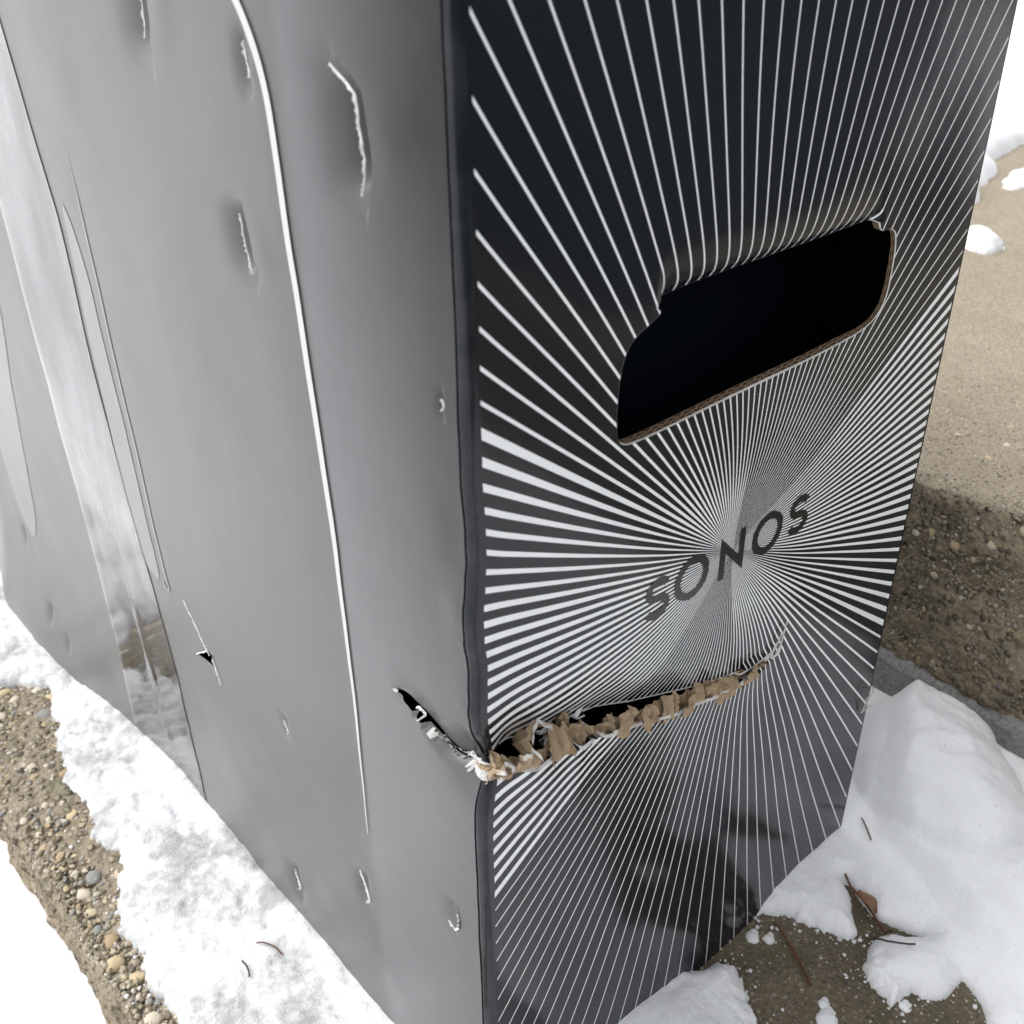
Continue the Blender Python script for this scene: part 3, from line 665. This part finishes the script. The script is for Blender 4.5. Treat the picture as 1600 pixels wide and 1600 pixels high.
puncture = [(.2090, .1325), (.2020, .1378), (.1960, .1418), (.1915, .1412), (.1895, .1340), (.1945, .1348), (.2010, .1342)]
def side_x(y, z):
    y = np.asarray(y, float); z = np.asarray(z, float); x = np.zeros(y.shape)
    for y0, z0, ry, rz, d, path in DENTS:
        yc = np.interp(z, [q[1] for q in path], [q[0] for q in path]) if path else y0
        a = (y-yc)/ry; b = (z-z0)/rz
        f = np.where(a > 0, np.exp(-1.9*np.maximum(a, 0)**1.9), np.exp(-(a/.08)**2))
        f = f*np.exp(-1.5*np.abs(b)**3.2); x += 1.7*d*f
        x -= d*.10*np.exp(-((a+.7)/.5)**2)*np.exp(-1.2*b*b)
    # crushed hollow above the side tear and fold
    zu = np.interp(y, stu[:, 0], stu[:, 1], right=.218)
    da = z-zu; tp = sm(.046, .02, y)
    x += np.where(da > -.003, .0040*np.exp(-(np.maximum(da, 0)/.008)**1.4)*tp*sm(.0, .010, y), 0)
    cf = np.exp(-((z-.2105)/.011)**2)*np.exp(-(np.maximum(y-.004, 0)/.010)**2); x += .0045*cf
    x += fold_wave(z)*sm(.016, .005, y)
    # bottom edge sags outwards towards the back
    x -= .017*sm(.26, .47, y)*np.exp(-(z/.05)**2)
    x += .012*sm(.50, .56, y)*np.exp(-(z/.08)**2)
    # gentle buckling of the board
    x += (.0014*fbm(y, z, 6, 2, 33) + .0005*fbm(y, z, 26, 2, 43))*sm(.003, .035, y)
    return x - .0004
side_holes = [side_tear, puncture]
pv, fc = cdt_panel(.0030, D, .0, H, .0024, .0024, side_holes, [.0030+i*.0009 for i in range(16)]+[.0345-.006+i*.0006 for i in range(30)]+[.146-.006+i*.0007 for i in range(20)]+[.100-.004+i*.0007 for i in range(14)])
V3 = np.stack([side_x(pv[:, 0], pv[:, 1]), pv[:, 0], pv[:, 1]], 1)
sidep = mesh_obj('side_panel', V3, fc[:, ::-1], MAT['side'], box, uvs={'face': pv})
tag(sidep, 'dented grey side panel with printed white curves')
def side_ribbon(name, path, wid, mat, off=.0003, parent=None):
    P = np.array(path, float); t = np.gradient(P, axis=0); t /= np.linalg.norm(t, axis=1)[:, None]; nn = np.stack([-t[:, 1], t[:, 0]], 1)
    wd = np.asarray(wid)[:, None] if np.ndim(wid) else wid
    A = P+nn*wd/2; B = P-nn*wd/2; Vv = np.concatenate([A, B]); n = len(P)
    V3 = np.stack([side_x(Vv[:, 0], Vv[:, 1])-off, Vv[:, 0], Vv[:, 1]], 1); i = np.arange(n-1)
    return mesh_obj(name, V3, np.stack([i, i+1, i+1+n, i+n], 1), mat, parent or box, uvs={'face': Vv})
# printed curves of the product picture
ln = resample(smooth_poly([(.16, .446), (.13, .4445), (.105, .436), (.0905, .422), (.0835, .414), (.0785, .404), (.0755, .390), (.0742, .362), (.072, .331), (.0700, .291), (.0685, .236), (.0685, .185), (.0690, .157), (.0700, .128)], 2, False), .0012)
tt = np.linspace(0, 1, len(ln)); side_ribbon('printed_white_line', ln, .0030*np.where(tt < .6, 1, 1-.85*(tt-.6)/.4), MAT['white_ink'], .0006)
ln = resample(smooth_poly([(.2345, .358), (.2330, .312), (.2325, .259), (.2310, .203), (.2275, .166), (.2262, .160), (.2290, .1575), (.2320, .162)], 2, False), .003)
tt = np.linspace(0, 1, len(ln)); side_ribbon('printed_thin_line', ln, .0017*sm(0, .2, tt)+.0002, MAT['light_ink'])
def side_patch(name, outline, mat, off):
    O = resample(smooth_poly(outline, 2), .004, True)
    us = np.arange(O[:, 0].min(), O[:, 0].max(), .005); vs = np.arange(O[:, 1].min(), O[:, 1].max(), .005); U, V = np.meshgrid(us, vs); P = np.stack([U.ravel(), V.ravel()], 1)
    P = P[(sdf(P[:, 0], P[:, 1], [tuple(q) for q in O]) < -.002)]
    al = [Vector((float(a), float(b))) for a, b in np.concatenate([O, P])]; n = len(O)
    rs = geometry.delaunay_2d_cdt(al, [(i, (i+1) % n) for i in range(n)], [], 1, 1e-7)
    pv = np.array([q[:] for q in rs[0]]); return mesh_obj(name, np.stack([side_x(pv[:, 0], pv[:, 1])-off, pv[:, 0], pv[:, 1]], 1), [tuple(q)[::-1] for q in rs[2]], mat, box, uvs={'face': pv})
side_patch('printed_highlight_band', [(.256, .338), (.247, .326), (.2415, .300), (.2400, .259), (.2380, .203), (.2340, .164), (.239, .158), (.255, .166), (.258, .25)], MAT['light_ink'], .0002)
side_patch('printed_highlight_wedge', [(.372, .30), (.381, .259), (.400, .206), (.416, .148), (.437, .084), (.458, .093), (.463, .120), (.463, .152), (.455, .30), (.44, .42), (.38, .42)], MAT['light_ink'], .0002)

# packing tape down the side panel
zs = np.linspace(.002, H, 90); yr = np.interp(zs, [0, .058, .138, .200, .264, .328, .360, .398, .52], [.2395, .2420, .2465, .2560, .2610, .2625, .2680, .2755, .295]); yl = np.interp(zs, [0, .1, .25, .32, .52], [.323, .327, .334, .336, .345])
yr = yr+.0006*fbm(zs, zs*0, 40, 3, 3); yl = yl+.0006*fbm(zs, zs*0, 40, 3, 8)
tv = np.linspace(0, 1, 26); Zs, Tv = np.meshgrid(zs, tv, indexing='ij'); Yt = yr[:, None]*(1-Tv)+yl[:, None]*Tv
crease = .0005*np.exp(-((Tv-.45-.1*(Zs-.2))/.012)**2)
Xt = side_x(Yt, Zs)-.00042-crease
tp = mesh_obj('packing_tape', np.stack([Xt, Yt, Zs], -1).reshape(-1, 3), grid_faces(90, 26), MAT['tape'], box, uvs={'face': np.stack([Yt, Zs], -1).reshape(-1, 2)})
tag(tp, 'wide strip of clear shiny packing tape')

# torn white paper along the dents and tears of the side panel
def scar(path, w0, seed, mat='paper', lift=.0009, clear=True):
    P = resample(path, .0007); P[:, 0] += .0004*fbm(P[:, 1], P[:, 0], 350, 3, seed)-.0003*clear; n = len(P); tt = np.linspace(0, 1, n)
    wd = w0*(.25+.75*np.sin(np.pi*np.clip(tt, .02, .98))**.6)*(1+.7*fbm(P[:, 1], P[:, 0], 500, 2, seed+3))
    o = side_ribbon('torn_paper_edge', P, np.maximum(wd, .00035), MAT[mat], .0004)
    if clear:
      for vv in o.data.vertices: vv.co.x = float(np.min(side_x(vv.co.y+np.linspace(-.0042, .003, 13), np.full(13, vv.co.z))))-.0003
    v = o.data.vertices
    for i in range(n): v[i].co.x -= lift*random.random()
    return o
scar(D3[::-1], .0006, 1)
scar(D1[::-1], .0006, 2); scar([(.0850, .4075), (.0848, .4035), (.0842, .3985)], .0006, 3)
scar(D4[::-1]+[(.1030, .3428)], .0005, 4)
scar([(.2120, .1620), (.2060, .1540), (.1985, .1440), (.1945, .1405)], .0005, 5); scar([(.2100, .1322), (.2020, .1378), (.1960, .1420)], .0007, 6, clear=False); scar([(.1915, .1412), (.1893, .1340), (.1870, .1270)], .0006, 17, clear=False)
scar([(.1275, .147), (.1255, .143), (.1262, .140)], .0005, 7); scar([(.141, .046), (.1375, .038), (.1385, .034), (.1415, .032)], .0010, 8)
scar([(.0805, .0980), (.0760, .0910), (.0748, .0855), (.0765, .0825), (.0790, .0800)], .0011, 9); scar([(.0195, .1265), (.0160, .1245), (.0140, .1275), (.0138, .1325), (.0155, .1375)], .0007, 10)
scar([(.0088, .3328), (.0078, .3312), (.0085, .3296)], .0003, 11)
scar(list(map(tuple, stl[:int(len(stl)*.62)])), .0010, 12, lift=.0016, clear=False); scar(list(map(tuple, stu[:int(len(stu)*.45)])), .0008, 13, lift=.0010, clear=False)
scar([(.0405, .2190), (.0415, .2182), (.0412, .2172)], .0014, 14, clear=False); scar([(.0330, .2150), (.0315, .2162), (.0290, .2148), (.0300, .2128)], .0009, 15, clear=False); scar([(.0120, .2072), (.0100, .2096), (.0085, .2078), (.0075, .2056)], .0012, 16, clear=False)

# torn lower lip of the front panel: white paper fringe and crumpled brown core
def lip_ribbon(P, w, off, seed):
    P = resample(P, .0009); n = len(P); a = front_pt(P[:, 0], P[:, 1]); b = a.copy()
    ww = w*(.5+.9*np.abs(fbm(P[:, 0], P[:, 1], 240, 3, seed)))
    b[:, 2] += ww*.8; b[:, 1] += ww*.4; a[:, 1] -= off; b[:, 1] -= off*.5; a[:, 2] -= .0003
    i = np.arange(n-1); return mesh_obj('torn_paper_edge', np.concatenate([a, b]), np.stack([i, i+1, i+1+n, i+n], 1), MAT['paper'], box)
lip_ribbon([q for q in tear_low if q[0] > -.004], .0016, .0004, 3)
lip_ribbon([q for q in tear_up if .01 < q[0] < .16][::-1], .0005, .0002, 5)
def flake(cx_, zc, w_, h_, seed, tilt=0.0, yoff=.002, curl=.004, white=False):
    n = 13; rs = np.random.default_rng(seed); U, V = np.meshgrid(np.linspace(-1, 1, n), np.linspace(0, 1, n), indexing='ij')
    topj = 1-.15*np.abs(fbm(U[:, -1]*1.0, U[:, -1]*0+seed, 2.6, 3, seed))-.22*np.abs(U[:, -1])**3
    Vv = V*topj[:, None]; wid = w_/2*(1-.25*V+.18*fbm(V, V*0+seed, 2.5, 2, seed+9))
    x = cx_+U*wid+tilt*Vv*h_; z = zc+Vv*h_
    base = front_pt(np.clip(x, .0, .16), z*0+zc-.001)[..., 1]
    y = base+yoff + curl*np.sin(Vv*2.6+seed) + .0026*fbm(U*1.3+seed, V*1.3, 1.7, 3, seed+2) + .0008*fbm(U*5+seed, V*5, 1.0, 2, seed+5) + .0006*np.sin(x*2*math.pi/.0042+seed)
    o = mesh_obj('torn_flake', np.stack([x, y, z], -1).reshape(-1, 3), grid_faces(n, n), MAT['core'], box, smooth=False)
    if white:
        e = np.stack([x[:, -1], y[:, -1]-.0003, z[:, -1]], -1); e2 = e.copy(); e2[:, 2] -= .0016; e2[:, 1] -= .0006
        e3 = np.stack([x[-1, :], y[-1, :]-.0003, z[-1, :]], -1); 
        i = np.arange(n-1); mesh_obj('white_paper_rim', np.concatenate([e, e2]), np.stack([i, i+1, i+1+n, i+n], 1), MAT['paper'], o)
    return o
bx_ = np.linspace(.004, .150, 120); hb = np.interp(bx_, [.004, .014, .03, .05, .06, .075, .10, .13, .150], [.004, .005, .006, .0045, .0045, .006, .0085, .0062, .0015])*(1+.3*fbm(bx_, bx_*0, 170, 3, 3))
vv_ = np.linspace(0, 1, 6); Bx, Bv = np.meshgrid(bx_, vv_, indexing='ij'); zb = np.interp(Bx, tlv[:, 0], tlv[:, 1])-.0018+Bv*hb[:, None]
rip = .0007*np.sin(Bx*2*math.pi/.0045+2*fbm(Bx, Bx*0, 60, 2, 5))
yb = rip+front_pt(Bx, np.interp(Bx, tlv[:, 0], tlv[:, 1])-.0015)[..., 1]+.0022+.0015*Bv+.0018*fbm(Bx, zb, 190, 3, 7)
mesh_obj('torn_core_band', np.stack([Bx, yb, zb], -1).reshape(-1, 3), grid_faces(120, 6), MAT['core'], box, smooth=False)
# crushed paper and board where the tear runs over the fold
for k, (s0, s1, zc, hh, mt) in enumerate([(-.0040, .0062, .2072, .0022, 'paper'), (-.0030, .0075, .2092, .0020, 'core'), (-.0042, .0030, .2108, .0011, 'paper'), (.0005, .0085, .2060, .0012, 'core')]):
    us = np.linspace(s0, s1, 22); vs = np.linspace(-1, 1, 5); U, V = np.meshgrid(us, vs, indexing='ij')
    zz = zc+.0012*fbm(U, U*0, 420, 2, 30+k)+V*hh*(.5+.6*np.abs(fbm(U, U*0, 500, 2, 40+k)))
    P3 = front_pt(U, zz); o3 = .0004+.0012*np.abs(fbm(U, zz, 650, 3, 50+k))*(1-V*V*.5)
    P3[..., 0] -= o3*sm(.003, -.001, U); P3[..., 1] -= o3*sm(-.002, .003, U)
    mesh_obj('crushed_board', P3.reshape(-1, 3), grid_faces(22, 5), MAT[mt], box, smooth=False)
zl = lambda x: float(np.interp(x, tlv[:, 0], tlv[:, 1]))
flake(.0060, zl(.0060)-.0010, .0075, .0075, 71, .2, -.0012, .002, True); flake(.0120, zl(.0120)-.0005, .0100, .0105, 3, .25, -.0022, .0035, True); flake(.0190, zl(.0190)+.0045, .0105, .0120, 8, .45, -.0045, .004, True); flake(.0080, zl(.0080), .006, .0075, 5, -.1, -.001, .002)
flake(.032, zl(.032)-.0012, .012, .0100, 11, .1, .0008, .003); flake(.0405, zl(.0405)-.0005, .0105, .0112, 13, -.15, .0004, .003); flake(.0365, zl(.0365), .007, .0085, 17, .3, -.001, .002)
flake(.0535, zl(.0535)-.001, .012, .0072, 19, .2, .001, .002); flake(.0615, zl(.0615)-.0008, .0085, .0088, 23, .35, .0006, .002); flake(.0705, zl(.0705)-.001, .009, .005, 27, .2, .001, .0015); flake(.0745, zl(.0745)-.001, .007, .0095, 29, -.1, -.0004, .0015)
for xx, w_, h_, sd_ in [(.086, .010, .0098, 31), (.0965, .013, .0088, 35), (.110, .009, .0090, 39), (.119, .014, .0066, 43), (.133, .010, .0062, 47), (.142, .009, .0040, 52)]:
    flake(xx, zl(xx)-.0012, w_, h_, sd_, random.uniform(-.1, .35), .0004, .0018)
# fibres at the end of the tear and on the far edge
def fibre(pts, wr, parent=box, mat='paper', name='paper_fibre'):
    cu = bpy.data.curves.new(name, 'CURVE'); cu.dimensions = '3D'; sp = cu.splines.new('POLY'); sp.points.add(len(pts)-1)
    for q, p in zip(sp.points, pts): q.co = (*p, 1)
    cu.bevel_depth = wr; cu.bevel_resolution = 1
    o = bpy.data.objects.new(name, cu); COL.objects.link(o)
    dg = bpy.context.evaluated_depsgraph_get(); me = bpy.data.meshes.new_from_object(o.evaluated_get(dg)); bpy.data.objects.remove(o); bpy.data.curves.remove(cu)
    me.materials.clear(); me.materials.append(MAT[mat]); me.name = name
    for q in me.polygons: q.use_smooth = True
    o = bpy.data.objects.new(name, me); COL.objects.link(o); o.parent = parent; return o
fibre([(.1515, -.0008, .1765), (.1535, -.0012, .1805), (.1550, -.0008, .1850), (.1565, -.0006, .190)], .0003)
fibre([(.1485, -.0008, .1755), (.1520, -.0014, .1765), (.1538, -.0012, .180)], .0005)
fibre([(.2335, -.001, .096), (.2325, -.003, .104), (.2355, -.004, .112), (.2378, -.002, .110)], .0003); fibre([(.2335, -.001, .096), (.2360, -.003, .100), (.2395, -.003, .0985)], .0003); fibre([(.234, -.001, .103), (.2375, -.003, .108), (.2395, -.001, .107)], .00025)

# plain panels behind, and the black liner inside
def panel(name, quads, mat):
    V = []; Fc = []
    for q in quads: Fc.append(tuple(range(len(V), len(V)+4))); V += q
    return mesh_obj(name, V, Fc, mat, box, smooth=False)
dark = MAT['black_ink']
panel('far_side_panel', [[(W, 0, 0), (W, D, 0), (W, D, H), (W, 0, H)]], MAT['side'] if False else dark)
panel('back_panel', [[(W, D, 0), (0, D, 0), (0, D, H), (W, D, H)]], dark)
panel('lid', [[(0, 0, H), (W, 0, H), (W, D, H), (0, D, H)]], dark)
panel('bottom_panel', [[(0, 0, .0005), (0, D, .0005), (W, D, .0005), (W, 0, .0005)]], MAT['core'])
a0, a1, b0, b1, c0, c1 = .016, W-.008, .05, D-.01, .01, H-.01
li = panel('inner_liner', [[(a0, b0, c0), (a1, b0, c0), (a1, b0, c1), (a0, b0, c1)], [(a0, b0, c0), (a0, b0, c1), (a0, b1, c1), (a0, b1, c0)], [(a1, b0, c0), (a1, b1, c0), (a1, b1, c1), (a1, b0, c1)], [(a0, b0, c0), (a0, b1, c0), (a1, b1, c0), (a1, b0, c0)], [(a0, b0, c1), (a1, b0, c1), (a1, b1, c1), (a0, b1, c1)], [(a0, b1, c0), (a0, b1, c1), (a1, b1, c1), (a1, b1, c0)]], MAT['liner'])  # near-black inner shell seen through the openings

# ================================================================== litter on the snow
def snow_z(x, y): return max(0.0, float(snow_h(np.array([x]), np.array([y]))[0]))
def needle(p0, p1, rad, mat, label, bow=.002, lift=.0012, n=9, name='pine_needle'):
    p0 = np.array(p0); p1 = np.array(p1); d = p1-p0; nn = np.array([-d[1], d[0]])/np.hypot(*d); pts = []
    for t in np.linspace(0, 1, n):
        q = p0+d*t+nn*bow*4*t*(1-t); pts.append((q[0], q[1], snow_z(*q)+lift+rad))
    c = np.array(pts[0]); o = fibre([tuple(np.array(q)-c) for q in pts], rad, None, mat, name); o.location = c
    return tag(o, label, 'needle')
needle((.2515, -.0045), (.2425, -.0160), .00045, 'needle', 'short straight rust-brown pine needle on the drift beside the box', .0004)
needle((.1735, -.009), (.158, -.0405), .0006, 'needle', 'long reddish pine twig lying across the bare mossy concrete', .0012, name='pine_twig')
needle((.199, -.0455), (.2035, -.0645), .00045, 'dark_needle', 'curved dark pine needle over the rounded snow lobe', -.003, .002)
needle((.2195, -.017), (.2045, -.052), .0007, 'needle', 'red-brown twig wedged in the cleft between snow lobes', .002, .0025, name='pine_twig')
needle((-.0245, .1445), (-.0180, .1320), .0004, 'needle', 'thin orange pine needle on the snow strip beside the grey panel', .0012)
needle((-.0345, .1405), (-.0358, .1315), .0004, 'dark_needle', 'short dark needle on the snow strip near the pebbled nose', .0008)
# crumpled dead leaf in the cleft
U, V = np.meshgrid(np.linspace(-1, 1, 9), np.linspace(0, 1, 11), indexing='ij')
wl = .0035*np.sin(np.pi*np.clip(V, .03, .97)); lx = U*wl; ly = V*.014; lz = .002*np.abs(U)+.0012*np.sin(V*5)+.0006*fbm(U, V, 2, 2, 3)
lf = mesh_obj('dead_leaf', np.stack([lx, ly, lz], -1).reshape(-1, 3), grid_faces(9, 11), MAT['leaf']); lf.location = (.2115, -.040, .005); lf.rotation_euler = (.15, .1, R(-18))
tag(lf, 'crumpled pale brown leaf in the cleft between snow lobes', 'leaf')
# melted crumbs of ice on the bare concrete
for i, (x, y, s) in enumerate([(.150, -.055, .005), (.146, -.061, .004), (.1555, -.050, .003), (.165, -.012, .003), (.160, -.006, .0035), (.182, -.075, .003), (.1715, -.0815, .0025)]):
    clump([(x, y, s, s*.55), (x+s*.8, y+s*.3, s*.6, s*.35)], .0035, ['small crumb of melting snow by the long reddish twig', 'tiny snow crumb on bare mossy concrete near the box foot'][0 if i < 3 else 1], 20+i)['group'] = 'snow crumbs on the bare concrete'
